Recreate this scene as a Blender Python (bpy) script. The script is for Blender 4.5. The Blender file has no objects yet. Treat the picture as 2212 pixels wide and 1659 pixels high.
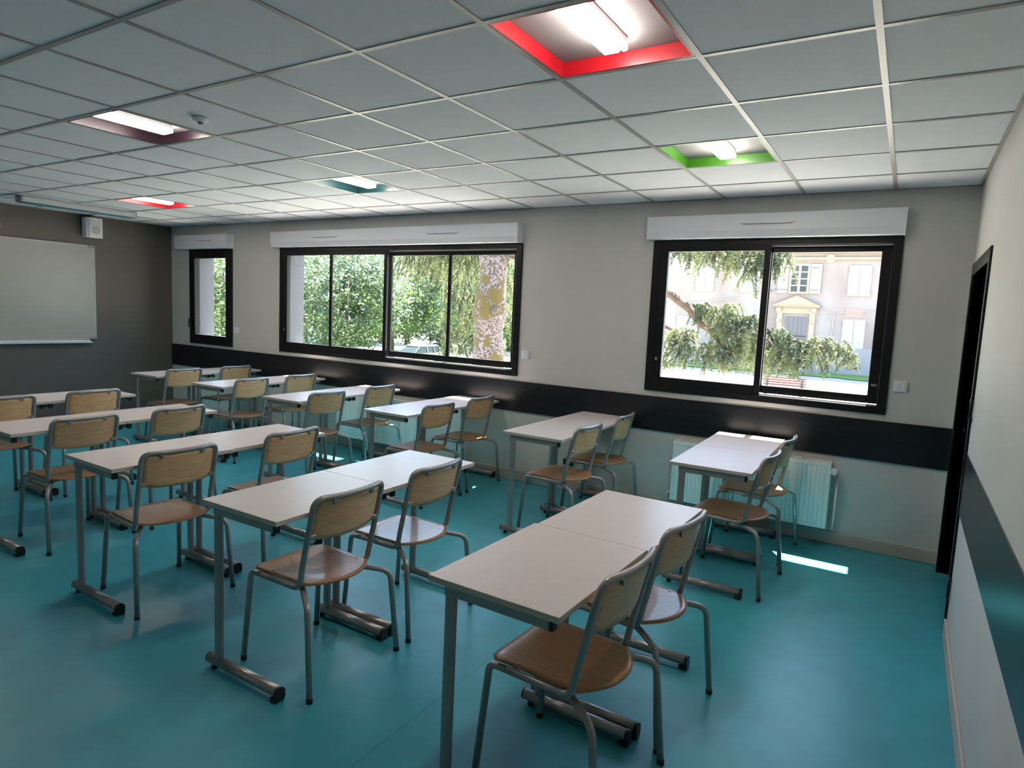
import bpy, math, random
import numpy as np
from mathutils import Vector, Matrix

random.seed(7)
SC = bpy.context.scene
COL = SC.collection
PI = math.pi
R = math.radians

# ---------------------------------------------------------------- room numbers
WY = 2.932      # interior face of the window wall
WO = 3.27       # its outside face
XR = 0.51       # right wall
XL = -9.034     # whiteboard wall
YB = -4.30      # wall behind the camera
CZ = 2.6815     # ceiling
DESK_H = 0.79

# ---------------------------------------------------------------- materials
MATS = {}
def mat(name, col, rough=0.5, metal=0.0, var=0.0, vscale=8.0, vstretch=(1, 1, 1), bump=0.0, bscale=60.0,
        emis=None, estr=0.0, spec=0.5, coat=0.0, col2=None, trans=0.0):
    if name in MATS: return MATS[name]
    m = bpy.data.materials.new(name); m.use_nodes = True
    nt = m.node_tree; N = nt.nodes; L = nt.links
    b = N['Principled BSDF']
    b.inputs['Base Color'].default_value = (*col, 1)
    b.inputs['Roughness'].default_value = rough
    b.inputs['Metallic'].default_value = metal
    b.inputs['Specular IOR Level'].default_value = spec
    b.inputs['Coat Weight'].default_value = coat
    if emis:
        b.inputs['Emission Color'].default_value = (*emis, 1)
        b.inputs['Emission Strength'].default_value = estr
    if var or col2 or bump:
        tc = N.new('ShaderNodeTexCoord'); mp = N.new('ShaderNodeMapping')
        mp.inputs['Scale'].default_value = vstretch
        L.new(tc.outputs['Object'], mp.inputs['Vector'])
    if var or col2:
        nz = N.new('ShaderNodeTexNoise'); nz.inputs['Scale'].default_value = vscale
        nz.inputs['Detail'].default_value = 5
        L.new(mp.outputs[0], nz.inputs['Vector'])
        cr = N.new('ShaderNodeValToRGB')
        a = tuple(max(0, c * (1 - var)) for c in col); z = col2 or tuple(min(1, c * (1 + var)) for c in col)
        cr.color_ramp.elements[0].position = 0.35; cr.color_ramp.elements[1].position = 0.65
        cr.color_ramp.elements[0].color = (*a, 1); cr.color_ramp.elements[1].color = (*z, 1)
        L.new(nz.outputs['Fac'], cr.inputs[0]); L.new(cr.outputs[0], b.inputs['Base Color'])
    if bump:
        nb = N.new('ShaderNodeTexNoise'); nb.inputs['Scale'].default_value = bscale
        L.new(mp.outputs[0], nb.inputs['Vector'])
        bp = N.new('ShaderNodeBump'); bp.inputs['Strength'].default_value = bump; bp.inputs['Distance'].default_value = 0.002
        L.new(nb.outputs['Fac'], bp.inputs['Height']); L.new(bp.outputs[0], b.inputs['Normal'])
    MATS[name] = m
    return m

def glass_mat():
    m = bpy.data.materials.new('window_glass'); m.use_nodes = True
    nt = m.node_tree; nt.nodes.clear()
    o = nt.nodes.new('ShaderNodeOutputMaterial'); mx = nt.nodes.new('ShaderNodeMixShader')
    t = nt.nodes.new('ShaderNodeBsdfTransparent'); g = nt.nodes.new('ShaderNodeBsdfGlossy')
    t.inputs['Color'].default_value = (0.93, 0.95, 0.94, 1)
    g.inputs['Roughness'].default_value = 0.02
    f = nt.nodes.new('ShaderNodeFresnel'); ge = nt.nodes.new('ShaderNodeNewGeometry'); mr = nt.nodes.new('ShaderNodeMapRange')
    mr.inputs['To Min'].default_value = 1.45; mr.inputs['To Max'].default_value = 1 / 1.45
    nt.links.new(ge.outputs['Backfacing'], mr.inputs['Value']); nt.links.new(mr.outputs[0], f.inputs['IOR'])
    nt.links.new(f.outputs[0], mx.inputs[0]); nt.links.new(t.outputs[0], mx.inputs[1])
    nt.links.new(g.outputs[0], mx.inputs[2]); nt.links.new(mx.outputs[0], o.inputs[0])
    return m

def leaf_mat(name, c1, c2, transl=0.35, gloss=0.14):
    m = bpy.data.materials.new(name); m.use_nodes = True
    nt = m.node_tree; N = nt.nodes; L = nt.links; N.clear()
    o = N.new('ShaderNodeOutputMaterial'); mx = N.new('ShaderNodeMixShader')
    d = N.new('ShaderNodeBsdfDiffuse'); t = N.new('ShaderNodeBsdfTranslucent')
    tc = N.new('ShaderNodeTexCoord'); nz = N.new('ShaderNodeTexNoise'); cr = N.new('ShaderNodeValToRGB')
    nz.inputs['Scale'].default_value = 1.7; nz.inputs['Detail'].default_value = 6
    cr.color_ramp.elements[0].position = .38; cr.color_ramp.elements[1].position = .62
    cr.color_ramp.elements[0].color = (*c1, 1); cr.color_ramp.elements[1].color = (*c2, 1)
    L.new(tc.outputs['Object'], nz.inputs['Vector']); L.new(nz.outputs['Fac'], cr.inputs[0])
    L.new(cr.outputs[0], d.inputs['Color']); L.new(cr.outputs[0], t.inputs['Color'])
    mx.inputs[0].default_value = transl
    L.new(d.outputs[0], mx.inputs[1]); L.new(t.outputs[0], mx.inputs[2])
    gs = N.new('ShaderNodeBsdfGlossy'); gs.inputs['Roughness'].default_value = .32; gs.inputs['Color'].default_value = (.9, .95, 1, 1)
    m2 = N.new('ShaderNodeMixShader'); m2.inputs[0].default_value = gloss
    L.new(mx.outputs[0], m2.inputs[1]); L.new(gs.outputs[0], m2.inputs[2]); L.new(m2.outputs[0], o.inputs[0])
    return m

def floor_mat():
    m = mat('teal_vinyl', (0.036, 0.300, 0.366), rough=0.38, var=0.07, vscale=5.0, bump=0.05, bscale=220)
    nt = m.node_tree; N = nt.nodes; L = nt.links; b = N['Principled BSDF']
    base = b.inputs['Base Color'].links[0].from_socket
    tc = N.new('ShaderNodeTexCoord'); sp = N.new('ShaderNodeSeparateXYZ'); L.new(tc.outputs['Object'], sp.inputs[0])
    def seam(sock, off, period):      # welded seams between the vinyl rolls
        a = N.new('ShaderNodeMath'); a.operation = 'ADD'; a.inputs[1].default_value = off; L.new(sock, a.inputs[0])
        w = N.new('ShaderNodeMath'); w.operation = 'PINGPONG'; w.inputs[1].default_value = period / 2; L.new(a.outputs[0], w.inputs[0])
        c = N.new('ShaderNodeMath'); c.operation = 'LESS_THAN'; c.inputs[1].default_value = 0.0022; L.new(w.outputs[0], c.inputs[0])
        return c.outputs[0]
    s = seam(sp.outputs['X'], 1.40, 2.0)
    mx = N.new('ShaderNodeMix'); mx.data_type = 'RGBA'
    L.new(s, mx.inputs[0]); L.new(base, mx.inputs[6]); mx.inputs[7].default_value = (0.008, 0.20, 0.25, 1)
    L.new(mx.outputs[2], b.inputs['Base Color'])
    return m

M_FLOOR = floor_mat()
M_WALL = mat('light_grey_paint', (0.56, 0.55, 0.532), rough=0.62, var=0.02, vscale=2, bump=0.12, bscale=180)
M_TAUPE = mat('dark_taupe_paint', (0.104, 0.091, 0.082), rough=0.6, var=0.03, vscale=2, bump=0.12, bscale=180)
M_BASEB = mat('warm_grey_skirting', (0.46, 0.42, 0.38), rough=0.45)
M_TILE = mat('ceiling_tile', (0.73, 0.735, 0.775), rough=0.95, spec=0.1, var=0.02, vscale=90)
M_TBAR = mat('ceiling_tbar', (0.31, 0.29, 0.285), rough=0.36, spec=0.6)
M_BAND = mat('dark_laminate', (0.006, 0.0065, 0.010), rough=0.32, var=0.5, vscale=6, vstretch=(0.6, 0.6, 14), spec=0.5)
M_BLACK = mat('black_aluminium', (0.0045, 0.0045, 0.006), rough=0.42, spec=0.28)
M_TRACK = mat('sliding_track', (0.55, 0.55, 0.57), rough=0.35, metal=0.8)
M_WHITEP = mat('white_plastic', (0.73, 0.745, 0.80), rough=0.38)
M_RAD = mat('white_radiator_enamel', (0.76, 0.78, 0.78), rough=0.3)
M_RENDERG = mat('exterior_reveal', (0.115, 0.12, 0.135), rough=0.8)
M_GLASS = glass_mat()
M_TOP = mat('pale_laminate', (0.67, 0.60, 0.575), rough=0.33, var=0.015, vscale=30)
M_EDGE = mat('laminate_edge', (0.56, 0.50, 0.44), rough=0.45)
M_STEEL = mat('grey_metallic_paint', (0.37, 0.355, 0.34), rough=0.36, metal=0.5)
M_FOOTST = mat('foot_bar_metallic_paint', (0.33, 0.31, 0.295), rough=0.30, metal=0.6)
M_CAP = mat('black_plastic', (0.008, 0.008, 0.009), rough=0.4)
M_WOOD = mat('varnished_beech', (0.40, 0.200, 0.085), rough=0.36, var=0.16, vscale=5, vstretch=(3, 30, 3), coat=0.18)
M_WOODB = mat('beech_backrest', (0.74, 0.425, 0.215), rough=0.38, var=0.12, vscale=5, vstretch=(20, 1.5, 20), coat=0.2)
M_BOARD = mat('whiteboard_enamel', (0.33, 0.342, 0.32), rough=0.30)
M_GREYPL = mat('grey_plastic', (0.22, 0.23, 0.24), rough=0.5)
M_LAMPE = mat('lamp_diffuser', (0.9, 0.9, 0.9), rough=0.5, emis=(1.0, 0.89, 0.80), estr=26.0)
M_PANEL = mat('coffer_panel', (0.24, 0.235, 0.24), rough=0.7)

# ---------------------------------------------------------------- mesh helpers
class MB:
    def __init__(s): s.v = []; s.f = []; s.mi = []; s.sm = []
    def add(s, vs, fs, mi=0, smooth=False):
        b = len(s.v); s.v += [tuple(p) for p in vs]
        for f in fs: s.f.append(tuple(b + i for i in f)); s.mi.append(mi); s.sm.append(smooth)
        return s
    def box(s, x0, x1, y0, y1, z0, z1, mi=0, bev=0.0):
        if x0 > x1: x0, x1 = x1, x0
        if y0 > y1: y0, y1 = y1, y0
        if z0 > z1: z0, z1 = z1, z0
        if bev <= 0:
            vs = [(x, y, z) for x in (x0, x1) for y in (y0, y1) for z in (z0, z1)]
            fs = [(0, 1, 3, 2), (4, 6, 7, 5), (0, 4, 5, 1), (2, 3, 7, 6), (0, 2, 6, 4), (1, 5, 7, 3)]
            return s.add(vs, fs, mi)
        b = min(bev, (x1 - x0) / 2.01, (y1 - y0) / 2.01, (z1 - z0) / 2.01)
        vs = []; idx = {}
        for i, x in enumerate((x0, x1)):
            for j, y in enumerate((y0, y1)):
                for k, z in enumerate((z0, z1)):
                    sx, sy, sz = (1, -1)[i], (1, -1)[j], (1, -1)[k]
                    idx[i, j, k, 0] = len(vs); vs.append((x, y + sy * b, z + sz * b))
                    idx[i, j, k, 1] = len(vs); vs.append((x + sx * b, y, z + sz * b))
                    idx[i, j, k, 2] = len(vs); vs.append((x + sx * b, y + sy * b, z))
        fs = []
        def q(*a): fs.append(tuple(idx[t] for t in a))
        q((0,0,0,0),(0,0,1,0),(0,1,1,0),(0,1,0,0)); q((1,0,0,0),(1,1,0,0),(1,1,1,0),(1,0,1,0))
        q((0,0,0,1),(1,0,0,1),(1,0,1,1),(0,0,1,1)); q((0,1,0,1),(0,1,1,1),(1,1,1,1),(1,1,0,1))
        q((0,0,0,2),(0,1,0,2),(1,1,0,2),(1,0,0,2)); q((0,0,1,2),(1,0,1,2),(1,1,1,2),(0,1,1,2))
        for k in (0, 1):
            q((0,0,k,1),(0,0,k,2),(1,0,k,2),(1,0,k,1)) ; q((0,1,k,2),(0,1,k,1),(1,1,k,1),(1,1,k,2))
            q((0,0,k,2),(0,0,k,0),(0,1,k,0),(0,1,k,2)) ; q((1,0,k,0),(1,0,k,2),(1,1,k,2),(1,1,k,0))
        for i in (0, 1):
            for j in (0, 1):
                q((i,j,0,0),(i,j,0,1),(i,j,1,1),(i,j,1,0))
                for k in (0, 1): q((i,j,k,0),(i,j,k,1),(i,j,k,2))
        return s.add(vs, fs, mi)
    def prism(s, poly, h0, h1, axis='z', mi=0, smooth=False):
        # poly in the plane normal to axis; axis 'y': poly=(x,z), axis 'x': poly=(y,z)
        def P(a, b, h): return {'z': (a, b, h), 'y': (a, h, b), 'x': (h, a, b)}[axis]
        n = len(poly); vs = [P(a, b, h0) for a, b in poly] + [P(a, b, h1) for a, b in poly]
        s.add(vs, [tuple(range(n))[::-1], tuple(range(n, 2 * n))], mi)
        b = len(s.v) - 2 * n
        for i in range(n):
            j = (i + 1) % n; s.f.append((b + i, b + j, b + n + j, b + n + i)); s.mi.append(mi); s.sm.append(smooth)
        return s
    def tube(s, pts, r, seg=10, fil=0.0, mi=0, cap=True, rx=None, nf=5):
        P = [Vector(p) for p in pts]
        if fil > 0 and len(P) > 2:
            Q = [P[0]]
            for i in range(1, len(P) - 1):
                a, b, c = P[i - 1], P[i], P[i + 1]
                ff = fil[i] if isinstance(fil, dict) else fil
                d1 = (a - b); d2 = (c - b); f = min(ff, d1.length * .48, d2.length * .48)
                p1 = b + d1.normalized() * f; p2 = b + d2.normalized() * f
                for k in range(nf + 1):
                    t = k / nf; Q.append(p1 * (1 - t) ** 2 + b * 2 * t * (1 - t) + p2 * t * t)
            Q.append(P[-1]); P = Q
        T = []
        for i in range(len(P)):
            d = (P[min(i + 1, len(P) - 1)] - P[max(i - 1, 0)]); T.append(d.normalized() if d.length > 1e-9 else Vector((0, 0, 1)))
        u = T[0].orthogonal().normalized(); vs = []
        for i, p in enumerate(P):
            u = (u - T[i] * u.dot(T[i])).normalized(); w = T[i].cross(u)
            rr = r[i] if isinstance(r, (list, tuple)) else r
            for k in range(seg):
                a = 2 * PI * k / seg; vs.append(p + (u * math.cos(a) + w * math.sin(a)) * rr)
        fs = []
        for i in range(len(P) - 1):
            for k in range(seg):
                k2 = (k + 1) % seg; fs.append((i * seg + k, i * seg + k2, (i + 1) * seg + k2, (i + 1) * seg + k))
        s.add(vs, fs, mi, True)
        if cap:
            b = len(s.v) - len(vs)
            s.f.append(tuple(b + k for k in range(seg))[::-1]); s.mi.append(mi); s.sm.append(False)
            s.f.append(tuple(b + (len(P) - 1) * seg + k for k in range(seg))); s.mi.append(mi); s.sm.append(False)
        return s
    def cyl(s, a, b, r, seg=16, mi=0): return s.tube([a, b], r, seg, 0, mi)
    def grid(s, F, nu, nv, th, mi=0, mie=None):
        # a curved sheet with thickness: F(u,v)->(point, normal) ; u,v in 0..1
        top = []; bot = []
        for i in range(nu + 1):
            for j in range(nv + 1):
                p, n = F(i / nu, j / nv); p = Vector(p); n = Vector(n).normalized()
                top.append(p + n * th / 2); bot.append(p - n * th / 2)
        W = nv + 1; b0 = len(s.v); n0 = len(top)
        s.add(top + bot, [], mi)
        def A(f, m, sm):
            s.f.append(tuple(b0 + k for k in f)); s.mi.append(m); s.sm.append(sm)
        for i in range(nu):
            for j in range(nv):
                a, b, c, d = i * W + j, (i + 1) * W + j, (i + 1) * W + j + 1, i * W + j + 1
                A((a, b, c, d), mi, True); A((n0 + d, n0 + c, n0 + b, n0 + a), mi, True)
        me = mi if mie is None else mie
        for i in range(nu):
            a, b = i * W, (i + 1) * W; A((a, n0 + a, n0 + b, b), me, False)
            a, b = i * W + nv, (i + 1) * W + nv; A((b, n0 + b, n0 + a, a), me, False)
        for j in range(nv):
            a, b = j, j + 1; A((b, n0 + b, n0 + a, a), me, False)
            a, b = nu * W + j, nu * W + j + 1; A((a, n0 + a, n0 + b, b), me, False)
        return s
    def build(s, name, mats, parent=None, loc=None):
        me = bpy.data.meshes.new(name)
        me.from_pydata(s.v, [], s.f)
        for m in (mats if isinstance(mats, (list, tuple)) else [mats]): me.materials.append(m)
        me.polygons.foreach_set('material_index', s.mi)
        me.polygons.foreach_set('use_smooth', s.sm)
        me.update()
        o = bpy.data.objects.new(name, me); COL.objects.link(o)
        if parent: o.parent = parent
        if loc: o.location = loc
        return o

def thing(name, label, cat, loc=(0, 0, 0), rz=0.0, group=None):
    o = bpy.data.objects.new(name, None); COL.objects.link(o)
    o.location = loc; o.rotation_euler = (0, 0, rz); o.empty_display_size = 0.1
    o['label'] = label; o['category'] = cat
    if group: o['group'] = group
    return o
def tag(o, label, cat, group=None, kind=None):
    o['label'] = label; o['category'] = cat
    if group: o['group'] = group
    if kind: o['kind'] = kind
    return o
def struct(o, label=None, cat=None):
    o['kind'] = 'structure'
    if label: o['label'] = label
    if cat: o['category'] = cat
    return o
def copy_tree(o, parent=None):
    c = o.copy(); COL.objects.link(c)
    if parent: c.parent = parent
    for ch in list(o.children): copy_tree(ch, c)
    return c

# ================================================================ THE ROOM
f = MB(); f.box(XL - .2, XR + .25, YB - .2, WO - .02, -.12, 0)
struct(f.build('floor', M_FLOOR), 'teal vinyl floor of the classroom', 'floor')

# windows: outer frame rectangles (x0,x1,z0,z1)
WIN = {1: (-8.572, -7.618, 1.040, 2.352), 2: (-6.650, -3.100, 1.050, 2.350), 3: (-1.774, 0.085, 1.050, 2.350)}
w = MB()
xs = sorted([XL - .2, XR + .25] + [a for k in WIN for a in WIN[k][:2]])
prev = XL - .2
for k in (1, 2, 3):
    x0, x1, z0, z1 = WIN[k]
    w.box(prev, x0 + .02, WY, WO, -.12, CZ + .15)
    w.box(x0 + .02, x1 - .02, WY, WO, -.12, z0 + .02); w.box(x0 + .02, x1 - .02, WY, WO, z1 - .02, CZ + .15)
    prev = x1 - .02
w.box(prev, XR + .25, WY, WO, -.12, CZ + .15)
struct(w.build('wall_back', M_WALL), 'light grey wall with three windows', 'wall')
w = MB(); w.box(XL - .2, XL, YB - .2, WY, -.12, CZ + .15)
struct(w.build('wall_left', M_TAUPE), 'dark taupe wall behind the whiteboard', 'wall')
w = MB(); w.box(XL, XR + .25, YB - .2, YB, -.12, CZ + .15)
struct(w.build('wall_front', mat('off_white_paint', (.72, .70, .67), rough=.6)), 'light grey wall behind the viewer', 'wall')
# right wall with the door opening
DY0, DY1, DZ = 1.700, 2.752, 2.062
w = MB(); w.box(XR, XR + .25, YB, DY0, -.12, CZ + .15); w.box(XR, XR + .25, DY1, WY, -.12, CZ + .15)
w.box(XR, XR + .25, DY0, DY1, DZ, CZ + .15); w.box(XR + .2, XR + .25, DY0, DY1, -.12, DZ)
struct(w.build('wall_right', M_WALL), 'light grey wall at the right edge', 'wall')

# ceiling: tiles with openings for the light coffers, metal grid
COFFERS = [(-1.2, -.6), (-1.2, 1.2), (-4.2, -.6), (-4.2, 1.2), (-7.2, 1.2), (-7.2, -.6)]
c = MB()
gx = [XL - .2] + [-.6 * n for n in range(15, -1, -1)] + [XR + .25]
gy = [YB - .2] + [-.6 * m for m in range(7, -5, -1)] + [WO - .02]
for i in range(len(gx) - 1):
    for j in range(len(gy) - 1):
        if any(abs(gx[i] - a) < .01 and abs(gy[j] - b) < .01 for a, b in COFFERS): continue
        c.box(gx[i], gx[i + 1], gy[j], gy[j + 1], CZ, CZ + .02)
ceil = struct(c.build('ceiling', M_TILE), 'white tiled suspended ceiling', 'ceiling')
g = MB()
for x in gx[1:-1]: g.box(x - .012, x + .012, YB, WY, CZ - .004, CZ + .001)
for y in gy[1:-1]:
    for i in range(len(gx) - 1):
        g.box(max(gx[i], XL) + .012, min(gx[i + 1], XR) - .012, y - .012, y + .012, CZ - .004, CZ + .001)
g.box(XL, XL + .02, YB, WY, CZ - .006, CZ + .001); g.box(XR - .02, XR, YB, WY, CZ - .006, CZ + .001)
g.box(XL, XR, WY - .02, WY, CZ - .006, CZ + .001)
g.build('ceiling_grid', M_TBAR, ceil)
c = MB(); c.box(XL - .2, XR + .25, YB - .2, WO, CZ + .16, CZ + .2)
struct(c.build('ceiling_slab', mat('grey_slab', (.3, .3, .3), rough=.9)))

# dark laminate rail on the walls, skirtings
t = MB(); t.box(XL, XR, WY - .014, WY, .698, 1.001)
struct(t.build('trim_1', M_BAND), 'dark laminate protection band under the windows', 'wall band')
t = MB(); t.box(XR - .005, XR, YB, DY0 - .05, .700, 1.035)
struct(t.build('trim_2', M_BAND), 'dark laminate protection band on the right wall', 'wall band')
t = MB(); t.box(XL, XR - .002, WY - .012, WY, 0, .10, bev=.003)
struct(t.build('baseboard_back', M_BASEB))
t = MB(); t.box(XR - .013, XR, YB, DY0 - .05, 0, .10, bev=.003)
struct(t.build('baseboard_right', M_BASEB))
t = MB(); t.box(XL, XL + .012, YB, WY - .012, 0, .10, bev=.003)
struct(t.build('baseboard_left', M_TAUPE))

# ---------------------------------------------------------------- windows
def ring(mb, x0, x1, z0, z1, wl, wr, wb, wt, y0, y1, mi=0, bev=.003):
    mb.box(x0, x0 + wl, y0, y1, z0, z1, mi, bev); mb.box(x1 - wr, x1, y0, y1, z0, z1, mi, bev)
    mb.box(x0 + wl, x1 - wr, y0, y1, z0, z0 + wb, mi, bev); mb.box(x0 + wl, x1 - wr, y0, y1, z1 - wt, z1, mi, bev)
def window(k):
    x0, x1, z0, z1 = WIN[k]
    root = MB()
    # frame with deep lining that reaches to the outer reveal
    ring(root, x0, x1, z0, z1, .062, .062, .055, .050, WY - .022, WY + .10)
    o = struct(root.build('window_%d' % k, M_BLACK))
    rv = MB()   # rendered reveal and metal sill outside
    rv.box(x0 + .02, x0 + .032, WY + .10, WO + .002, z0 + .02, z1 - .02); rv.box(x1 - .032, x1 - .02, WY + .10, WO + .002, z0 + .02, z1 - .02)
    rv.box(x0 + .02, x1 - .02, WY + .10, WO + .002, z1 - .032, z1 - .02)
    rv.build('reveal', M_RENDERG, o)
    sl = MB(); sl.prism([(WY + .10, z0 + .03), (WO + .04, z0 + .008), (WO + .04, z0 - .005), (WY + .10, z0 + .012)], x0 + .02, x1 - .02, 'x')
    sl.build('window_sill', M_BLACK, o)
    if k == 1:
        s = MB(); ring(s, x0 + .045, x1 - .045, z0 + .04, z1 - .04, .09, .075, .09, .085, WY - .030, WY + .04, bev=.004)
        so = s.build('sash', M_BLACK, o)
        gl = MB(); gl.box(x0 + .13, x1 - .115, WY + .004, WY + .010, z0 + .125, z1 - .12); gl.build('pane', M_GLASS, so)
        h = MB(); h.box(x0 + .055, x0 + .078, WY - .045, WY - .030, 1.22, 1.33, bev=.004)
        h.tube([(x0 + .066, WY - .045, 1.275), (x0 + .066, WY - .075, 1.275), (x0 + .066, WY - .075, 1.39)], .009, 8, .012)
        h.build('handle', M_BLACK, so)
        return o
    mid = (x0 + x1) / 2 + (.010 if k == 3 else 0)
    # inner sliding sash (left) and outer one (right)
    tr = MB(); tr.box(x0 + .062, x1 - .062, WY + .020, WY + .060, z0 + .055, z0 + .062)
    tr.build('track', M_TRACK, o)
    tt = MB(); tt.box(x0 + .062, x1 - .062, WY + .018, WY + .022, z1 - .062, z1 - .050); tt.build('top_track', M_TRACK, o)
    a = MB(); ring(a, x0 + .055, mid + .024, z0 + .050, z1 - .045, .078, .048, .080, .050, WY - .016, WY + .016, bev=.004)
    so = a.build('sash', M_BLACK, o)
    gl = MB(); gl.box(x0 + .13, mid - .02, WY - .003, WY + .003, z0 + .125, z1 - .09); gl.build('pane', M_GLASS, so)
    b = MB(); ring(b, mid - .024, x1 - .055, z0 + .066, z1 - .050, .048, .078, .064, .052, WY + .060, WY + .092, bev=.004)
    sb = b.build('sash', M_BLACK, o)
    gl = MB(); gl.box(mid + .02, x1 - .13, WY + .073, WY + .079, z0 + .125, z1 - .095); gl.build('pane', M_GLASS, sb)
    if k == 2:
        for (cx, ya, yb, so_) in ((-5.745, WY - .012, WY + .012, so), (-4.035, WY + .064, WY + .088, sb)):
            m = MB(); m.box(cx - .021, cx + .021, ya, yb, z0 + .12, z1 - .09, bev=.003); m.build('glazing_bar', M_BLACK, so_)
    kn = MB(); kn.box(x0 + .078, x0 + .100, WY - .020, WY - .014, z0 + .27, z0 + .298, bev=.002)
    kn.build('finger_pull', M_GREYPL, so)
    kn = MB(); kn.box(x1 - .115, x1 - .075, WY + .052, WY + .060, z0 + .20, z0 + (.215 if k == 3 else .36), bev=.002)
    kn.build('latch', M_GREYPL if k == 3 else M_BLACK, sb)
    return o
for k in WIN: window(k)

# roller shutter boxes above the windows
def shutter_box(x0, x1, slots, label):
    root = thing('shutter_box', label, 'shutter box', ((x0 + x1) / 2, WY, 2.352), group='white shutter boxes above the windows')
    hw = (x1 - x0) / 2
    m = MB(); prof = [(0, 0), (0, .188), (-.100, .186), (-.104, .182), (-.104, .058), (-.092, .004), (-.086, 0)]
    m.prism(prof, -hw + .012, hw - .012, 'x'); m.build('casing', M_WHITEP, root)
    for s in (-1, 1):
        e = MB(); p2 = [(0, -.002), (0, .190), (-.102, .188), (-.107, .183), (-.107, .056), (-.095, 0), (-.086, -.002)]
        e.prism(p2, s * hw, s * (hw - .012), 'x'); e.build('end_cap', M_WHITEP, root)
    for cx, wd in slots:
        v = MB(); v.box(cx - wd / 2, cx + wd / 2, -.113, -.104, .104, .120, bev=.002)
        v.box(cx - wd / 2 - .012, cx - wd / 2, -.109, -.104, .106, .116); v.box(cx + wd / 2, cx + wd / 2 + .012, -.109, -.104, .106, .116)
        v.box(cx - wd / 2 + .01, cx + wd / 2 - .01, -.1125, -.1040, .100, .104, 1)
        v.box(cx - wd / 2 - .009, cx - wd / 2 - .003, -.1105, -.109, .108, .114, 1); v.box(cx + wd / 2 + .003, cx + wd / 2 + .009, -.1105, -.109, .108, .114, 1)
        v.build('air_vent', [M_WHITEP, M_GREYPL], root)
    return root
shutter_box(-8.790, -7.600, [(.085, .33)], 'short white roller shutter box above the narrow window')
shutter_box(-6.720, -3.110, [(-.84, .38), (.89, .40)], 'long white roller shutter box with two air vents over the wide window')
shutter_box(-1.815, 0.090, [(.02, .38)], 'white roller shutter box with one air vent, above the window facing the villa')

# door in the right wall
d = MB()
d.box(XR - .012, XR + .11, DY0 - .050, DY0, 0, DZ + .075, bev=.003); d.box(XR - .012, XR + .11, DY1, DY1 + .050, 0, DZ + .075, bev=.003)
d.box(XR - .012, XR + .11, DY0, DY1, DZ, DZ + .075, bev=.003)
dr = struct(d.build('door_1', M_BLACK), 'black framed door at the right end of the window wall', 'door')
lf = MB(); lf.box(XR + .085, XR + .125, DY0 + .004, DY1 - .004, .008, DZ - .004); lf.build('door_leaf', M_BLACK, dr)
se = MB(); se.box(XR + .004, XR + .012, DY0, DY0 + .006, 0, DZ); se.build('seal', mat('grey_rubber', (.12, .12, .11), rough=.6), dr)
for z in (.285, 1.275):
    h = MB(); y = DY0 - .035
    h.tube([(XR - .012, y - .008, z + .050), (XR - .016, y - .085, z + .045), (XR - .016, y - .100, z), (XR - .016, y - .085, z - .045), (XR - .012, y - .008, z - .050)], .0075, 8, .014)
    h.build('hinge', M_BLACK, dr)
h = MB(); h.tube([(XR + .085, DY1 - .08, 1.04), (XR + .045, DY1 - .08, 1.04), (XR + .045, DY1 - .20, 1.04)], .009, 8, .014); h.build('door_handle', M_BLACK, dr)

# switches
def switch(x, label):
    o = thing('wall_switch', label, 'switch', (x, WY, 1.27), group='white switches beside the windows')
    m = MB(); m.box(-.046, .046, -.012, 0, -.043, .043, bev=.004); m.build('cover_plate', M_WHITEP, o)
    m = MB(); m.box(-.031, -.001, -.017, -.011, -.030, .030, bev=.002); m.box(.001, .031, -.017, -.011, -.030, .030, bev=.002); m.build('rocker', M_WHITEP, o)
switch(.163, 'white double wall switch between the right window and the door')
switch(-3.017, 'white wall switch just right of the wide four-pane window')
switch(-7.535, 'white wall switch just right of the narrow window')
o = thing('wall_socket', 'small black socket low on the wall behind the window-side desks', 'socket', (-2.48, WY - .0, .28))
m = MB(); m.box(-.05, .05, -.03, 0, -.03, .03, bev=.004); m.build('cover_plate', M_CAP, o)

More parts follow.
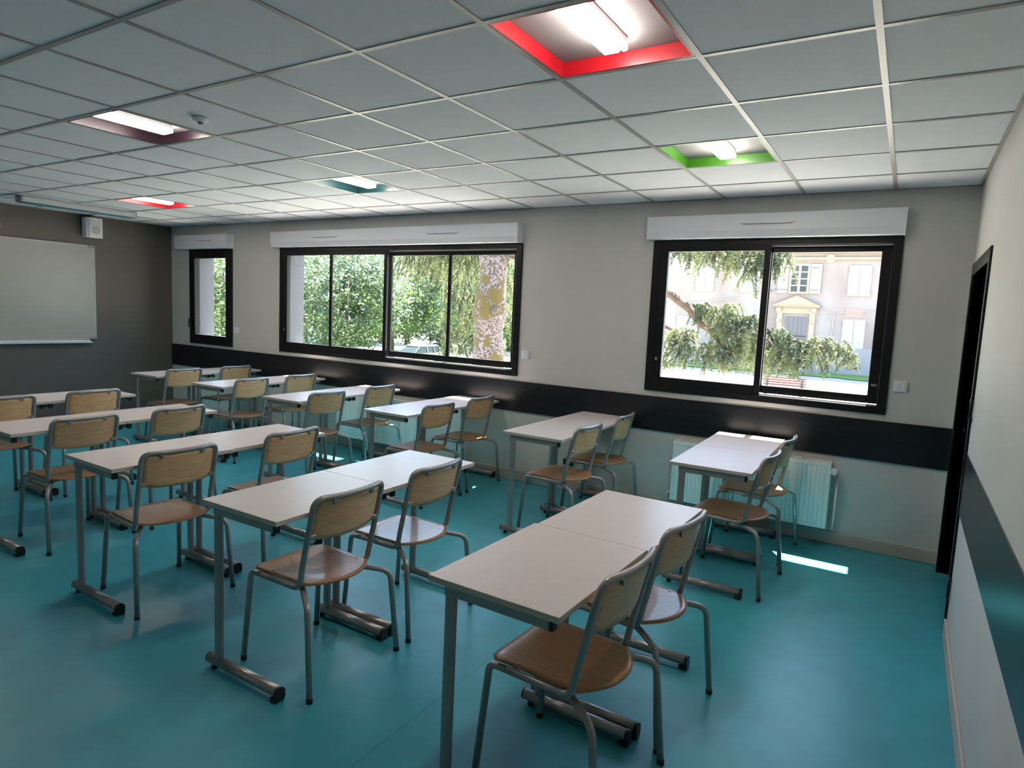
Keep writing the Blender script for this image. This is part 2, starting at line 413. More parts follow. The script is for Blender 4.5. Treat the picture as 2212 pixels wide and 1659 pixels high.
# radiators
def radiator(x0, x1, z0, z1, label):
    root = thing('radiator', label, 'radiator', ((x0 + x1) / 2, WY, 0), group='white panel radiators under the windows')
    hw = (x1 - x0) / 2; yf = -.122
    m = MB(); n = 36; wd = 2 * hw - .05
    # fluted front panel
    for fy, s in ((yf, 1), (-.052, 1)):
        pts = []; N_ = n * 4
        for i in range(N_ + 1):
            u = i / N_; ph = (u * n) % 1
            dd = .0 if ph < .5 else .006 * math.sin((ph - .5) * 2 * PI) ** 2
            pts.append((-hw + .025 + wd * u, dd))
        vs = []; fs = []
        for x, dd in pts: vs += [(x, fy + dd, z0 + .03), (x, fy + dd, z1 - .03)]
        for i in range(len(pts) - 1): fs.append((2 * i, 2 * i + 2, 2 * i + 3, 2 * i + 1))
        m.add(vs, fs, 0, False)
        m.box(-hw, -hw + .025, fy - .001, fy + .012, z0, z1, bev=.003); m.box(hw - .025, hw, fy - .001, fy + .012, z0, z1, bev=.003)
        m.box(-hw + .025, hw - .025, fy - .001, fy + .012, z0, z0 + .03, bev=.003); m.box(-hw + .025, hw - .025, fy - .001, fy + .012, z1 - .03, z1, bev=.003)
    m.build('front_panel', M_RAD, root)
    s = MB(); s.box(-hw + .003, -hw + .006, yf + .012, -.035, z0 + .01, z1); s.box(hw - .006, hw - .003, yf + .012, -.035, z0 + .01, z1)
    s.build('side_panel', M_RAD, root)
    tg = MB(); tg.box(-hw, hw, yf + .001, yf + .012, z1 - .002, z1 + .004); tg.box(-hw, hw, -.040, -.030, z1 - .002, z1 + .004)
    i = 0; x = -hw
    while x < hw:
        tg.box(x, x + .018, yf + .012, -.040, z1 - .001, z1 + .003); x += .03
    tg.build('top_grille', M_RAD, root)
    cf = MB(); cf.box(-hw + .03, hw - .03, yf + .03, -.05, z0 + .03, z1 - .03); cf.build('convector_fins', M_RAD, root)
    v = MB(); v.cyl((hw + .005, -.080, z1 - .055), (hw + .045, -.080, z1 - .055), .012, 10); v.tube([(hw + .045, -.080, z1 - .05), (hw + .045, -.080, .16), (hw + .045, -.030, .11), (hw + .045, -.001, .11)], .0085, 8, .03)
    v.build('pipe', M_WHITEP, root)
    v = MB(); v.tube([(hw + .022, -.085, z1 - .055), (hw + .022, -.10, z1 - .055), (hw + .022, -.165, z1 - .055)], [.018, .026, .022], 14); v.build('thermostat_valve', M_WHITEP, root)
    v = MB(); v.cyl((-hw - .045, -.080, z0 + .05), (-hw + .004, -.080, z0 + .05), .010, 8); v.cyl((-hw - .035, -.110, z0 + .05), (-hw - .035, -.001, z0 + .05), .008, 8); v.build('drain_valve', M_WHITEP, root)
    v = MB()
    for x in (-hw + .15, hw - .15): v.box(x - .02, x + .02, -.04, -.001, z0 + .05, z1 - .05)
    v.build('bracket', M_RAD, root)
    return root
radiator(-1.445, -.223, .138, .650, 'white panel radiator under the window facing the villa')
radiator(-5.500, -4.275, .138, .650, 'white panel radiator under the wide window, behind desks')

# ---------------------------------------------------------------- whiteboard wall
wb = thing('whiteboard', 'large whiteboard with grey corner pieces on the dark taupe wall', 'whiteboard', (XL, .87, 1.0))
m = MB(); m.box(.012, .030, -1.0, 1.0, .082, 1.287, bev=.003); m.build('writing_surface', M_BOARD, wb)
fr = MB()
for a in ((-1.006, -.994, .076, 1.293), (.996, 1.004, .078, 1.291)): fr.box(0, .034, a[0], a[1], a[2], a[3])
fr.box(0, .034, -1.0, 1.0, .076, .084); fr.box(0, .034, -1.0, 1.0, 1.285, 1.293); fr.build('frame', mat('board_frame', (.50, .52, .50), rough=.4, metal=.3), wb)
for y in (-.97, .965):
    for z in (.078, 1.270):
        m = MB(); m.box(0, .038, y - .045, y + .045, z - .004, z + .024, bev=.003); m.build('corner_piece', M_GREYPL, wb)
m = MB(); m.prism([(.0, .070), (.0, .045), (.085, .028), (.092, .034), (.092, .040), (.02, .056), (.02, .070)], -.95, .93, 'y')
o = m.build('pen_tray', M_WHITEP, wb)
def speaker(y, label):
    s = thing('wall_speaker', label, 'speaker', (XL, y, 2.515), group='white wall speakers above the whiteboard')
    m = MB(); prof = [(.02, -.095), (.13, -.100), (.155, -.075), (.155, .075), (.13, .100), (.02, .095)]
    m.prism(prof, -.125, .125, 'z'); m.build('cabinet', M_WHITEP, s)
    m = MB(); m.box(.156, .160, -.070, .072, -.112, .112, bev=.002); m.build('grille', mat('speaker_grille', (.60, .60, .60), rough=.7, bump=.6, bscale=400), s)
    m = MB(); m.cyl((.158, .005, -.03), (.162, .005, -.03), .052, 24); m.build('cone', mat('speaker_cone', (.36, .38, .39), rough=.7), s)
    m = MB(); m.box(0, .03, -.03, .03, -.06, .06); m.build('bracket', M_WHITEP, s)
speaker(1.83, 'white box speaker on the dark wall above the whiteboard corner')
speaker(.712, 'white box speaker cut off by the left edge of the picture')
# screen housing on the ceiling in front of the whiteboard
sh = thing('ceiling_screen_housing', 'long white screen housing under the ceiling beside the whiteboard wall', 'screen housing', (-7.99, 1.275, CZ - .004))
m = MB(); m.box(-.14, .0, -.59, .59, -.060, 0, bev=.003); m.build('casing', mat('housing_grey_white', (.50, .51, .52), rough=.5), sh)
m = MB(); m.box(-.135, -.004, -.58, .58, -.069, -.060, bev=.003); m.build('bottom_bar', mat('floor_reflection_teal', (.02, .20, .25), rough=.5), sh)  # teal underside: the floor's reflection is put into the colour
for a in (-.605, .59):
    m = MB(); m.box(-.145, .002, a, a + .015, -.064, 0, bev=.003); m.build('end_cap', mat('housing_end_shade', (.33, .34, .38), rough=.5), sh)  # greyer than the casing: shade on the end face put into the colour

# ---------------------------------------------------------------- ceiling lights
def ceiling_light(x0, y0, col, cname, label):
    root = thing('ceiling_light', label, 'ceiling light', (x0 + .3, y0 + .3, CZ), group='square coffered ceiling lights')
    mc = mat('coffer_' + cname, col, rough=.35)
    m = MB(); a = .288; z1 = .055; b = .276
    # flange plus sloping sides
    for q in range(4):
        Rm = Matrix.Rotation(q * PI / 2, 3, 'Z')
        P = [Rm @ Vector(p) for p in [(-a, -a, -.003), (a, -a, -.003), (b, -b, -.003), (-b, -b, -.003), (b - .002, -b + .002, z1), (-b + .002, -b + .002, z1), (-a, -a, z1 + .002), (a, -a, z1 + .002)]]
        m.add(P, [(0, 1, 2, 3), (3, 2, 4, 5), (5, 4, 7, 6), (0, 6, 7, 1)])
    m.build('coffer_frame', mc, root)
    m = MB(); m.box(-a, a, -a, a, z1 + .002, z1 + .008); m.build('back_panel', M_PANEL, root)
    lum = MB(); lum.box(-.033, .062, -.270, .155, .030, z1 + .002, bev=.004); lo = lum.build('luminaire', M_WHITEP, root)
    e = MB(); e.box(-.035, .034, -.273, .158, .004, .030, bev=.006); e.build('diffuser', M_LAMPE, lo)
    e = MB(); e.box(.040, .064, -.273, .158, .006, .030, bev=.005); e.build('diffuser', M_LAMPE, lo)
    return root
RED = (.42, .006, .014)
ceiling_light(-1.2, -.6, RED, 'red', 'large red-framed coffer light at the top edge, nearest the viewer')
ceiling_light(-1.2, 1.2, (.045, .20, .011), 'green', 'green-framed square ceiling light near the right window')
ceiling_light(-4.2, -.6, (.020, .005, .014), 'purple', 'dark purple-framed ceiling light at the upper left')
ceiling_light(-4.2, 1.2, (.012, .065, .075), 'teal', 'teal-framed ceiling light above the wide window')
ceiling_light(-7.2, 1.2, RED, 'red', 'small red-framed ceiling light near the whiteboard wall')
ceiling_light(-7.2, -.6, RED, 'red', 'red-framed ceiling light barely showing at the left picture edge')
ceiling_light(-1.2, -2.4, (.045, .20, .011), 'green', 'added unseen fill light above and behind the viewer at the right')  # these three lights are added out of view to brighten the foreground
ceiling_light(-4.2, -2.4, RED, 'red', 'added unseen fill light behind the picture edge at the middle left')
ceiling_light(-7.2, -2.4, (.045, .20, .011), 'green', 'added unseen fill light outside the picture near the whiteboard wall')
sd = thing('smoke_detector', 'small round white detector on a ceiling tile', 'smoke detector', (-3.318, -.295, CZ - .004))
m = MB(); m.tube([(0, 0, 0), (0, 0, -.006), (0, 0, -.018), (0, 0, -.022)], [.046, .044, .036, .018], 24); m.build('housing', M_TILE, sd)
m = MB(); m.tube([(0, 0, -.020), (0, 0, -.032)], [.018, .014], 16); m.build('sensor', M_GREYPL, sd)

# ================================================================ FURNITURE
def make_desk():
    root = thing('school_desk', 'desk', 'desk')
    m = MB(); m.box(-.25, .25, -.349, .349, DESK_H - .022, DESK_H, 0, .0015)
    for i, fc in enumerate(m.f):
        z = [m.v[k][2] for k in fc]; m.mi[i] = 0 if (min(z) > DESK_H - .004) else 1
    m.build('tabletop', [M_TOP, M_EDGE], root)
    for s in (-1, 1):
        y = s * .318; px = -.172
        lg = MB(); seg = 16; vs = []
        for z in (.052, .735):
            for k in range(seg):
                a = 2 * PI * k / seg; ca, sa = math.cos(a), math.sin(a)
                vs.append((px + .021 * math.copysign(abs(ca) ** .7, ca), y + .015 * math.copysign(abs(sa) ** .7, sa), z))
        lg.add(vs, [(k, (k + 1) % seg, seg + (k + 1) % seg, seg + k) for k in range(seg)], 0, True)
        lo = lg.build('leg', M_STEEL, root)
        ft = MB(); ft.tube([(-.238, y, .040), (.232, y, .040)], .0235, 18); fo = ft.build('foot_bar', M_FOOTST, lo)
        cp = MB(); hs = [(-.0245, .012), (.0245, .012), (.0245, .040)] + [(.0245 * math.cos(a), .040 + .0245 * math.sin(a)) for a in [PI * k / 10 for k in range(1, 10)]] + [(-.0245, .040)]
        cp.prism([(y + a, b) for a, b in hs], .232, .246, 'x'); cp.box(.205, .246, y - .0235, y + .0235, 0, .018, bev=.003)
        cp.build('end_cap', M_CAP, lo)
        gl = MB(); gl.cyl((-.205, y, 0), (-.205, y, .022), .014, 12); gl.tube([(-.238, y, .040), (-.243, y, .040)], .024, 16); gl.build('glide', M_CAP, lo)
        ar = MB(); ar.box(-.194, .208, y - .014, y + .014, .729, DESK_H - .022, bev=.003); ar.build('support_arm', M_STEEL, lo)
        ac = MB(); ac.box(.208, .222, y - .0145, y + .0145, .728, DESK_H - .0225, bev=.002); ac.build('arm_cap', M_CAP, lo)
    cb = MB(); cb.box(-.185, -.160, -.304, .304, .738, DESK_H - .022, bev=.002); cb.build('crossbar', M_STEEL, root)
    return root

def post_x(z): return .120 + .2304 * (z - .5)
def make_chair():
    root = thing('school_chair', 'chair', 'chair')
    r = .0132; zs = .436
    y0 = .200; y1 = .2035
    side = lambda s: [(-.150, s * y0, zs), (.113, s * y0, zs), (post_x(.56), s * .2045, .56), (.1965, s * .2045, .833)]
    path = side(-1)[:3]
    top = []
    path = [(-.150, -y0, zs), (.108, -y0, zs), (post_x(.52), -.204, .52), (.2000, -.2045, .857)]
    rail = []
    for u in (-.50, -.25, 0, .25, .50): rail.append((.200 + .030 * (1 - abs(u) ** 2.2), u * .2045, .857 - .004 * (1 - u * u)))
    full = path + rail + [(p[0], -p[1], p[2]) for p in reversed(path)]
    fil = {i: .02 for i in range(len(full))}
    fil[1] = .055; fil[3] = .085; fil[len(full) - 2] = .055; fil[len(full) - 4] = .085
    class FD(dict):
        def __gt__(s, o): return True
    m = MB(); m.tube(full, r, 10, FD(fil)); m.build('tube_frame', M_STEEL, root)
    for s in (-1, 1):
        m = MB(); m.tube([(-.152, s * y0, zs), (-.222, s * (y0 + .002), zs), (-.2565, s * .2169, .014)], r, 10, .048, nf=7)
        lo = m.build('leg', M_STEEL, root)
        m = MB(); m.tube([(-.2556, s * .2165, .020), (-.2568, s * .2170, 0)], .0145, 12); m.build('foot_cap', M_CAP, lo)
        m = MB(); m.tube([(.020, s * .130, .4215), (.108, s * .180, .4195), (.218, s * .252, .402), (.2565, s * .2675, .014)], r, 10, .046, nf=7)
        lo = m.build('leg', M_STEEL, root)
        m = MB(); m.tube([(.2560, s * .2673, .020), (.2570, s * .2678, 0)], .0145, 12); m.build('foot_cap', M_CAP, lo)
    m = MB(); m.tube([(.020, -.135, .4215), (.020, .135, .4215)], r, 10); m.tube([(-.13, -y0, zs), (-.13, y0, zs)], .009, 8); m.build('crossbar', M_STEEL, root)
    # plywood seat
    def seat(u, v):
        w = 2 * u - 1; aw = abs(w)
        xf = -.238 + .022 * aw ** 14; xb = .122 + .088 * (1 - aw ** 2.2)
        hw = .1935 - .010 * max(0, (.12 - v) / .12) ** 2
        x = xf + (xb - xf) * v
        z = .4545 - .007 * (1 - w * w) * math.sin(PI * min(1, max(0, v * 1.05))) - .010 * max(0, (.14 - v) / .14) ** 2
        return (x, hw * w, z), (0.0, 0.0, 1)
    m = MB(); m.grid(seat, 18, 18, .009, 0, 0)
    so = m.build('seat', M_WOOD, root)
    for x in (-.11, .075):
        for s in (-1, 1):
            m = MB(); m.cyl((x, s * .172, .455), (x, s * .172, .4610), .005, 8); m.build('rivet', M_STEEL, so)
    # plywood backrest
    def back(u, v):
        w = 2 * u - 1; zl = .652 + .016 * abs(w) ** 3; z = zl + (.843 - zl) * v
        x = post_x(z) + .030 * (1 - abs(w) ** 2) - .002
        return (x, .188 * w, z), (1, .0 - .30 * w, .1)
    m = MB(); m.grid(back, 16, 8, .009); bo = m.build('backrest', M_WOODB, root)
    scr = mat('bright_screw', (.6, .6, .6), rough=.25, metal=.9)
    for s in (-1, 1):
        y = s * .110; xx = post_x(.84) + .030 * (1 - (y / .2) ** 2)
        br = MB(); br.prism([(y - .014, .855), (y + .014, .855), (y + .006, .822), (y - .006, .822)], xx + .002, xx + .010, 'x')
        br.cyl((xx + .006, y, .832), (xx + .013, y, .832), .004, 8, 1); br.build('bracket', [M_STEEL, scr], bo)
        xx = post_x(.68) + .004
        br = MB(); br.box(xx + .001, xx + .009, s * .170, s * .200, .668, .690, 0, .002); br.cyl((xx + .006, s * .179, .679), (xx + .014, s * .179, .679), .0048, 8, 1)
        br.build('bracket', [M_STEEL, scr], bo)
    return root

DESK = make_desk(); CHAIR = make_chair()
used = {'d': False, 'c': False}
def put(kind, x, y, rz, label, group):
    proto = DESK if kind == 'd' else CHAIR
    if used[kind]: o = copy_tree(proto)
    else: o = proto; used[kind] = True
    o.location = (x, y, 0); o.rotation_euler = (0, 0, rz)
    o['label'] = label; o['group'] = group
    return o
# rows: near corner x0,y0 and turn of each pair of desks
ROWS = {'A': (-1.112, -.912, -.021), 'B': (-2.421, -.882, -.001), 'C': (-3.700, -.861, -.020), 'D': (-4.962, -.827, .004), 'E': (-6.195, -.800, .004),
        'W1': (-1.032, 1.389, .023), 'W2': (-2.353, 1.503, -.003), 'W3': (-3.777, 1.492, -.002), 'W4': (-4.942, 1.353, .024), 'W5': (-6.211, 1.451, .022), 'W6': (-7.414, 1.465, .025)}
DL = {
 'A': ('foreground desk, near half of the pair closest to the camera', 'desk behind the foreground desk, far half of the closest pair'),
 'B': ('second row aisle desk, near half, cable-free pale top', 'second row aisle desk, far half next to the joint line'),
 'C': ('third row aisle desk, near half, left of the second row', 'third row aisle desk, far half, its end beside the floor sun patch'),
 'D': ('fourth row aisle desk, near half, cut by the left picture edge', 'fourth row aisle desk, far half, behind the third row chairs'),
 'E': ('rearmost aisle desk, near half, at the left picture edge', 'rearmost aisle desk, far half, standing before the dark wall'),
 'W1': ('window-side desk in front of the right radiator, half nearer the aisle', 'desk end at the wall under the right window, lit by two sun strips'),
 'W2': ('desk below the blank wall between the windows, half nearer the aisle', 'desk below the blank wall between the windows, half against the wall'),
 'W3': ('third window-side desk from the right, half nearer the aisle', 'third window-side desk from the right, sunlit half at the wall'),
 'W4': ('fourth window-side desk from the right, half nearer the aisle', 'fourth window-side desk from the right, half at the wall'),
 'W5': ('fifth window-side desk from the right, half nearer the aisle', 'fifth window-side desk from the right, half at the wall'),
 'W6': ('window-side desk nearest the whiteboard wall, half nearer the aisle', 'window-side desk nearest the whiteboard wall, half at the wall')}
DL['B'] = ('second row aisle desk, near half, pale top over a long foot bar', 'second row aisle desk, far half beyond the joint line')
desk_edge = {}
for k, (x0, y0, a) in ROWS.items():
    for i in (0, 1):
        lx, ly = .25, .35 + .70 * i
        x = x0 + lx * math.cos(a) - ly * math.sin(a); y = y0 + lx * math.sin(a) + ly * math.cos(a)
        if k == 'A' and i == 1: x += .012
        if k == 'C' and i == 1: x -= .010
        put('d', x, y, a, DL[k][i], 'desks of the window-side block' if k[0] == 'W' else 'desks of the aisle block')
CH = {'A1': (-.739, -.532, -.065), 'A2': (-.740, .118, -.116), 'B1': (-2.097, -.496, -.010), 'B2': (-2.103, .147, -.008),
      'C1': (-3.370, -.506, -.067), 'C2': (-3.323, .204, .017), 'D1': (-4.643, -.406, .013), 'D2': (-4.690, .268, .05),
      'E1': (-5.95, -.375, -.02), 'E2': (-5.97, .29, -.02),
      'W1n': (-.693, 1.803, -.066), 'W1f': (-.683, 2.462, -.060), 'W2n': (-2.030, 1.923, -.058), 'W2f': (-2.010, 2.601, .050),
      'W3n': (-3.488, 1.935, -.034), 'W3f': (-3.493, 2.602, -.013), 'W4n': (-4.699, 1.766, -.059), 'W4f': (-4.722, 2.516, -.014),
      'W5n': (-6.036, 1.907, .037), 'W5f': (-6.041, 2.592, -.032), 'W6n': (-7.281, 1.914, -.022), 'W6f': (-7.184, 2.535, .002)}
CL = {'A1': 'beech and grey tube chair nearest the camera at the foreground desk', 'A2': 'chair right behind the nearest chair, its back overlapping it',
      'B1': 'second row aisle chair nearer the camera, beside the pair\'s near desk', 'B2': 'second row aisle chair farther in, with a glossy reflecting seat',
      'C1': 'third row aisle chair at left centre, nearer the camera', 'C2': 'third row aisle chair farther in, seat hidden behind the second row desk',
      'D1': 'fourth row aisle chair nearer the camera, at the far left', 'D2': 'fourth row aisle chair farther in, seat hidden behind the third row desk',
      'E1': 'rearmost row chair cut by the left picture edge', 'E2': 'rearmost row chair with an orange-tinged back, against the dark wall',
      'W1n': 'chair in front of the right radiator, nearer the aisle', 'W1f': 'chair against the right radiator, farther from the aisle',
      'W2n': 'chair on the aisle side at the desks below the blank wall', 'W2f': 'chair on the wall side at the desks below the blank wall',
      'W3n': 'aisle-side chair at the third window desk pair from the right', 'W3f': 'wall-side chair at the third window desk pair, its top catching sun',
      'W4n': 'aisle-side chair at the fourth window desk pair from the right', 'W4f': 'wall-side chair at the fourth window desk pair from the right',
      'W5n': 'aisle-side chair at the fifth window desk pair from the right', 'W5f': 'wall-side chair at the fifth window desk pair from the right',
      'W6n': 'aisle-side chair at the desks nearest the whiteboard wall', 'W6f': 'wall-side chair at the desks nearest the whiteboard wall'}
CAM = Vector((.18392, -2.55568, 1.67368))
for k, (x, y, a) in CH.items():
    row = k[:2] if k[0] == 'W' else k[0]
    x0, y0, ra = ROWS[row]
    edge = x0 + .5 - (y - y0) * math.sin(ra)
    # the back posts stay just clear of the table edge
    lim = edge + .016 + .010
    px = x + .182 * math.cos(a) - .205 * abs(math.sin(a))
    if px < lim:
        dx = lim - px; t_ = dx / abs(CAM.x - x); y += (CAM.y - y) * t_; x += dx
    put('c', x, y, a, CL[k], 'chairs of the window-side block' if k[0] == 'W' else 'chairs of the aisle block')

# ================================================================ OUTSIDE
def gh(x, y): 
    u = min(1, max(0, (-x - 9) / 24)); return -.55 - 2.25 * (u * u * (3 - 2 * u))
g = MB(); nx, ny = 40, 30; X0, X1, Y0_, Y1_ = -90, 40, WO, 95
vs = []; fs = []
for i in range(nx + 1):
    for j in range(ny + 1):
        x = X0 + (X1 - X0) * i / nx; y = Y0_ + (Y1_ - Y0_) * j / ny; vs.append((x, y, gh(x, y)))
for i in range(nx):
    for j in range(ny): a = i * (ny + 1) + j; fs.append((a, a + ny + 1, a + ny + 2, a + 1))
g.add(vs, fs, 0, True)
struct(g.build('ground', mat('pale_gravel', (.34, .32, .275), rough=.95, var=.12, vscale=3, bump=.4, bscale=30)), 'pale sunlit gravel ground outside', 'ground')
g = MB(); N_ = 60; vs = []; fs = []
for i in range(N_ + 1):
    x = -14 + 26 * i / N_; e = 28.9 + .25 * math.sin(x * 1.7) + .15 * math.sin(x * 5.1 + 1)
    vs += [(x, e, gh(x, e) + .03), (x, 31.9, gh(x, 32) + .04)]
for i in range(N_): fs.append((2 * i, 2 * i + 2, 2 * i + 3, 2 * i + 1))
g.add(vs, fs)
tag(g.build('lawn', mat('lawn_grass', (.10, .20, .035), rough=.95, var=.3, vscale=4, bump=.5, bscale=60)), 'strip of green grass along the foot of the villa', 'grass', kind='stuff')
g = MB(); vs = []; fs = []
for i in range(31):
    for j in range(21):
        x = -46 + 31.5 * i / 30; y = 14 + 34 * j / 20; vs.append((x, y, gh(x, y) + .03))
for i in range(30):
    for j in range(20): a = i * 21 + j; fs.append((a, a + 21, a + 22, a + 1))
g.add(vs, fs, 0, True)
tag(g.build('lawn', mat('shaded_meadow_grass', (.16, .22, .06), rough=.95, var=.3, vscale=1.5)), 'grassy slope below the trees around the parked car', 'grass', kind='stuff')  # slope grass has its shade put into the base colour

# villa ---------------------------------------------------------------
VY = 31.95
M_STUC = mat('faded_pink_stucco', (.29, .225, .216), rough=.9, var=.10, vscale=.8, vstretch=(1, 1, .45), col2=(.325, .285, .275))
M_STONE = mat('ochre_stone', (.31, .235, .165), rough=.85, var=.06, vscale=3)
M_SHUT = mat('white_shutter_paint', (.40, .395, .40), rough=.7)
M_VWIN = mat('dark_window_glass', (.03, .035, .045), rough=.15)
M_VFR = mat('pale_window_frame', (.72, .70, .72), rough=.6)
M_IRON = mat('dark_iron', (.05, .045, .05), rough=.6)
v = thing('villa', 'pale pink old villa with white shutters seen through the right window', 'building', (0, VY, -.55))
Z = .55   # local z offset: local = world + Z
m = MB(); m.box(-10.72, 7.5, 0, 9, 0, 8.6); m.build('facade', M_STUC, v)
m = MB(); m.box(-10.78, 7.55, -.10, 0, 0, .75 + Z); m.build('plinth', mat('plinth_render', (.27, .255, .275), rough=.9), v)
m = MB(); m.box(-10.80, 7.6, -.12, 0, 4.86 + Z, 5.0 + Z); m.box(-10.85, 7.6, -.20, 0, 5.18 + Z, 5.45 + Z); m.build('cornice', M_STONE, v)
m = MB(); m.prism([(-11.3, 8.6), (8.1, 8.6), (5.0, 11.2), (-8.2, 11.2)], -.5, 9.5, 'y'); m.build('roof', mat('roof_tiles', (.42, .20, .12), rough=.9), v)
def vwindow(cx, z0, z1, wd, opened):
    if opened:
        fr = MB(); fr.box(cx - wd / 2 - .09, cx + wd / 2 + .09, -.06, 0, z0 - .08, z1 + .10); fo = fr.build('window_surround', M_STONE, v)
        p = MB(); p.box(cx - wd / 2, cx + wd / 2, -.068, -.06, z0, z1); p.build('pane', M_VWIN, fo)
        b = MB(); b.box(cx - .05, cx + .05, -.09, -.068, z0, z1)
        for k in range(5): zz = z0 + (z1 - z0) * k / 4; b.box(cx - wd / 2, cx + wd / 2, -.088, -.068, zz - .022, zz + .022)
        for s in (-1, 1): b.box(cx + s * wd / 2 - .035, cx + s * wd / 2 + .035, -.088, -.068, z0, z1)
        b.build('glazing_bars', M_VFR, fo)
        for s in (-1, 1):
            a = cx + s * (wd / 2 + .10); c2 = cx + s * (wd / 2 + .58)
            sh_ = MB(); sh_.box(a, c2, -.11, -.065, z0 - .05, z1 + .06)
            for k in range(4): sh_.box(a, c2, -.115, -.109, z0 + (z1 - z0) * (k + .5) / 4 - .004, z0 + (z1 - z0) * (k + .5) / 4 + .004, 1)
            for zz in (z0 + .12, z1 - .12): sh_.box(a + .02, c2 - .1, -.13, -.11, zz - .012, zz + .012, 1)
            sh_.build('shutter', [M_SHUT, M_IRON], v)
    else:
        for s in (-1, 1):
            a = cx; c2 = cx + s * wd / 2
            sh_ = MB(); sh_.box(a + s * .008, c2, -.06, 0, z0, z1)
            for zz in (z0 + .18, z1 - .18): sh_.box(c2 + s * .02, c2 + s * .06, -.09, -.0, zz - .04, zz + .04, 1)
            sh_.build('shutter', [M_SHUT, mat('rusty_hinge', (.35, .27, .22), rough=.8)], v)
vwindow(-4.66, 3.31 + Z, 4.62 + Z, .80, True)
vwindow(-2.05, 3.20 + Z, 4.62 + Z, .95, False)
vwindow(-9.25, 3.25 + Z, 4.50 + Z, .95, False)
vwindow(-7.0, 3.25 + Z, 4.50 + Z, .95, False)
vwindow(.65, 3.25 + Z, 4.62 + Z, .95, False); vwindow(3.4, 3.25 + Z, 4.62 + Z, .95, False)
vwindow(-2.10, .45 + Z, 2.08 + Z, .95, False)
vwindow(-10.0, -.1 + Z, 1.95 + Z, 1.15, False)
vwindow(.7, .45 + Z, 2.08 + Z, .95, False)
m = MB(); m.box(-2.5, -1.75, -.03, 0, 2.20 + Z, 2.62 + Z); m.build('blind_panel', mat('pink_panel', (.36, .24, .215), rough=.9), v)
# small dark opening at left of mullion
m = MB(); m.box(-7.2, -6.55, -.05, 0, 1.35 + Z, 1.95 + Z); fo = m.build('window_surround', M_SHUT, v)
m = MB(); m.box(-7.1, -6.65, -.06, -.05, 1.42 + Z, 1.88 + Z); m.build('pane', M_VWIN, fo)
# door with pediment
m = MB()
m.prism([(-5.72, 2.58 + Z), (-3.60, 2.58 + Z), (-3.60, 2.68 + Z), (-4.66, 3.16 + Z), (-5.72, 2.68 + Z)], -.30, 0, 'y')
m.build('pediment', M_STONE, v)
m = MB(); m.prism([(-5.35, 2.72 + Z), (-3.97, 2.72 + Z), (-4.66, 3.03 + Z)], -.305, -.295, 'y'); m.build('tympanum', mat('shaded_tympanum_stone', (.55, .38, .22), rough=.9), v)  # separate stone tone with shade put into its colour
m = MB(); m.box(-5.60, -3.72, -.10, 0, 2.28 + Z, 2.58 + Z)
for s in (-1, 1): m.box(-4.66 + s * .62, -4.66 + s * .86, -.10, 0, 0, 2.28 + Z); m.box(-4.66 + s * .68, -4.66 + s * .90, -.24, 0, 2.36 + Z, 2.56 + Z); m.box(-4.66 + s * .70, -4.66 + s * .88, -.20, 0, 1.85 + Z, 2.0 + Z)
m.build('door_surround', mat('pale_stone', (.38, .315, .25), rough=.85), v)
m = MB(); m.box(-5.16, -4.16, -.03, 0, 0, 2.14 + Z)
for k in range(1, 5): m.box(-5.16 + .2 * k - .006, -5.16 + .2 * k + .006, -.034, -.028, 0, 2.14 + Z, 1)
m.box(-5.16, -4.16, -.045, -.03, 1.15 + Z, 1.21 + Z, 1); m.build('front_door', [mat('grey_door', (.16, .145, .16), rough=.7), M_IRON], v)
for k in range(3):
    m = MB(); m.box(-6.0 + .12 * k, -3.2 - .12 * k, -1.3 + .3 * k, -.05, .18 * k - .02, .18 * k + .16); m.build('step', mat('step_stone', (.22, .21, .22), rough=.9, var=.2), v)
for x in (-8.75, -1.95, 1.5): 
    m = MB(); m.box(x - .28, x + .28, -.12, -.09, .30, .52); m.build('cellar_vent', M_IRON, v)
m = MB(); m.tube([(-3.36, -.03, 4.93 + Z), (-3.36, -.07, 4.93 + Z)], [.20, .20], 20); m.build('oval_vent', M_SHUT, v)
m = MB(); m.tube([(-3.55, -.06, 2.62 + Z), (-3.0, -.06, 2.32 + Z), (-3.0, -.06, .8)], .025, 6); m.tube([(-2.95, -.06, 2.35 + Z), (-.2, -.06, 2.70 + Z)], .022, 6)
m.tube([(-10.6, -.06, 2.55 + Z), (-7.6, -.06, 2.95 + Z)], .022, 6); m.build('cable', mat('faded_pipe', (.50, .40, .36), rough=.8), v)

# bench ---------------------------------------------------------------
b = thing('park_bench', 'reddish slatted park bench standing on the gravel outside', 'bench', (-2.65, 16.6, -.55), R(4))
M_SLAT = mat('red_brown_slats', (.17, .062, .055), rough=.7, var=.1)
m = MB()
for k in range(6): m.box(-.55, .55, .03 + .012 * k, .055 + .012 * k, .42 + .065 * k, .468 + .065 * k)
m.build('backrest', M_SLAT, b)
m = MB()
for k in range(5): m.box(-.55, .55, -.42 + .085 * k, -.36 + .085 * k, .40, .43)
m.build('seat', M_SLAT, b)
for s in (-1, 1):
    m = MB(); m.box(s * .45 - .03, s * .45 + .03, -.42, -.36, 0, .40); m.box(s * .45 - .03, s * .45 + .03, .02, .08, 0, .8); m.box(s * .45 - .03, s * .45 + .03, -.42, .05, .37, .40)
    m.build('leg', M_IRON, b)

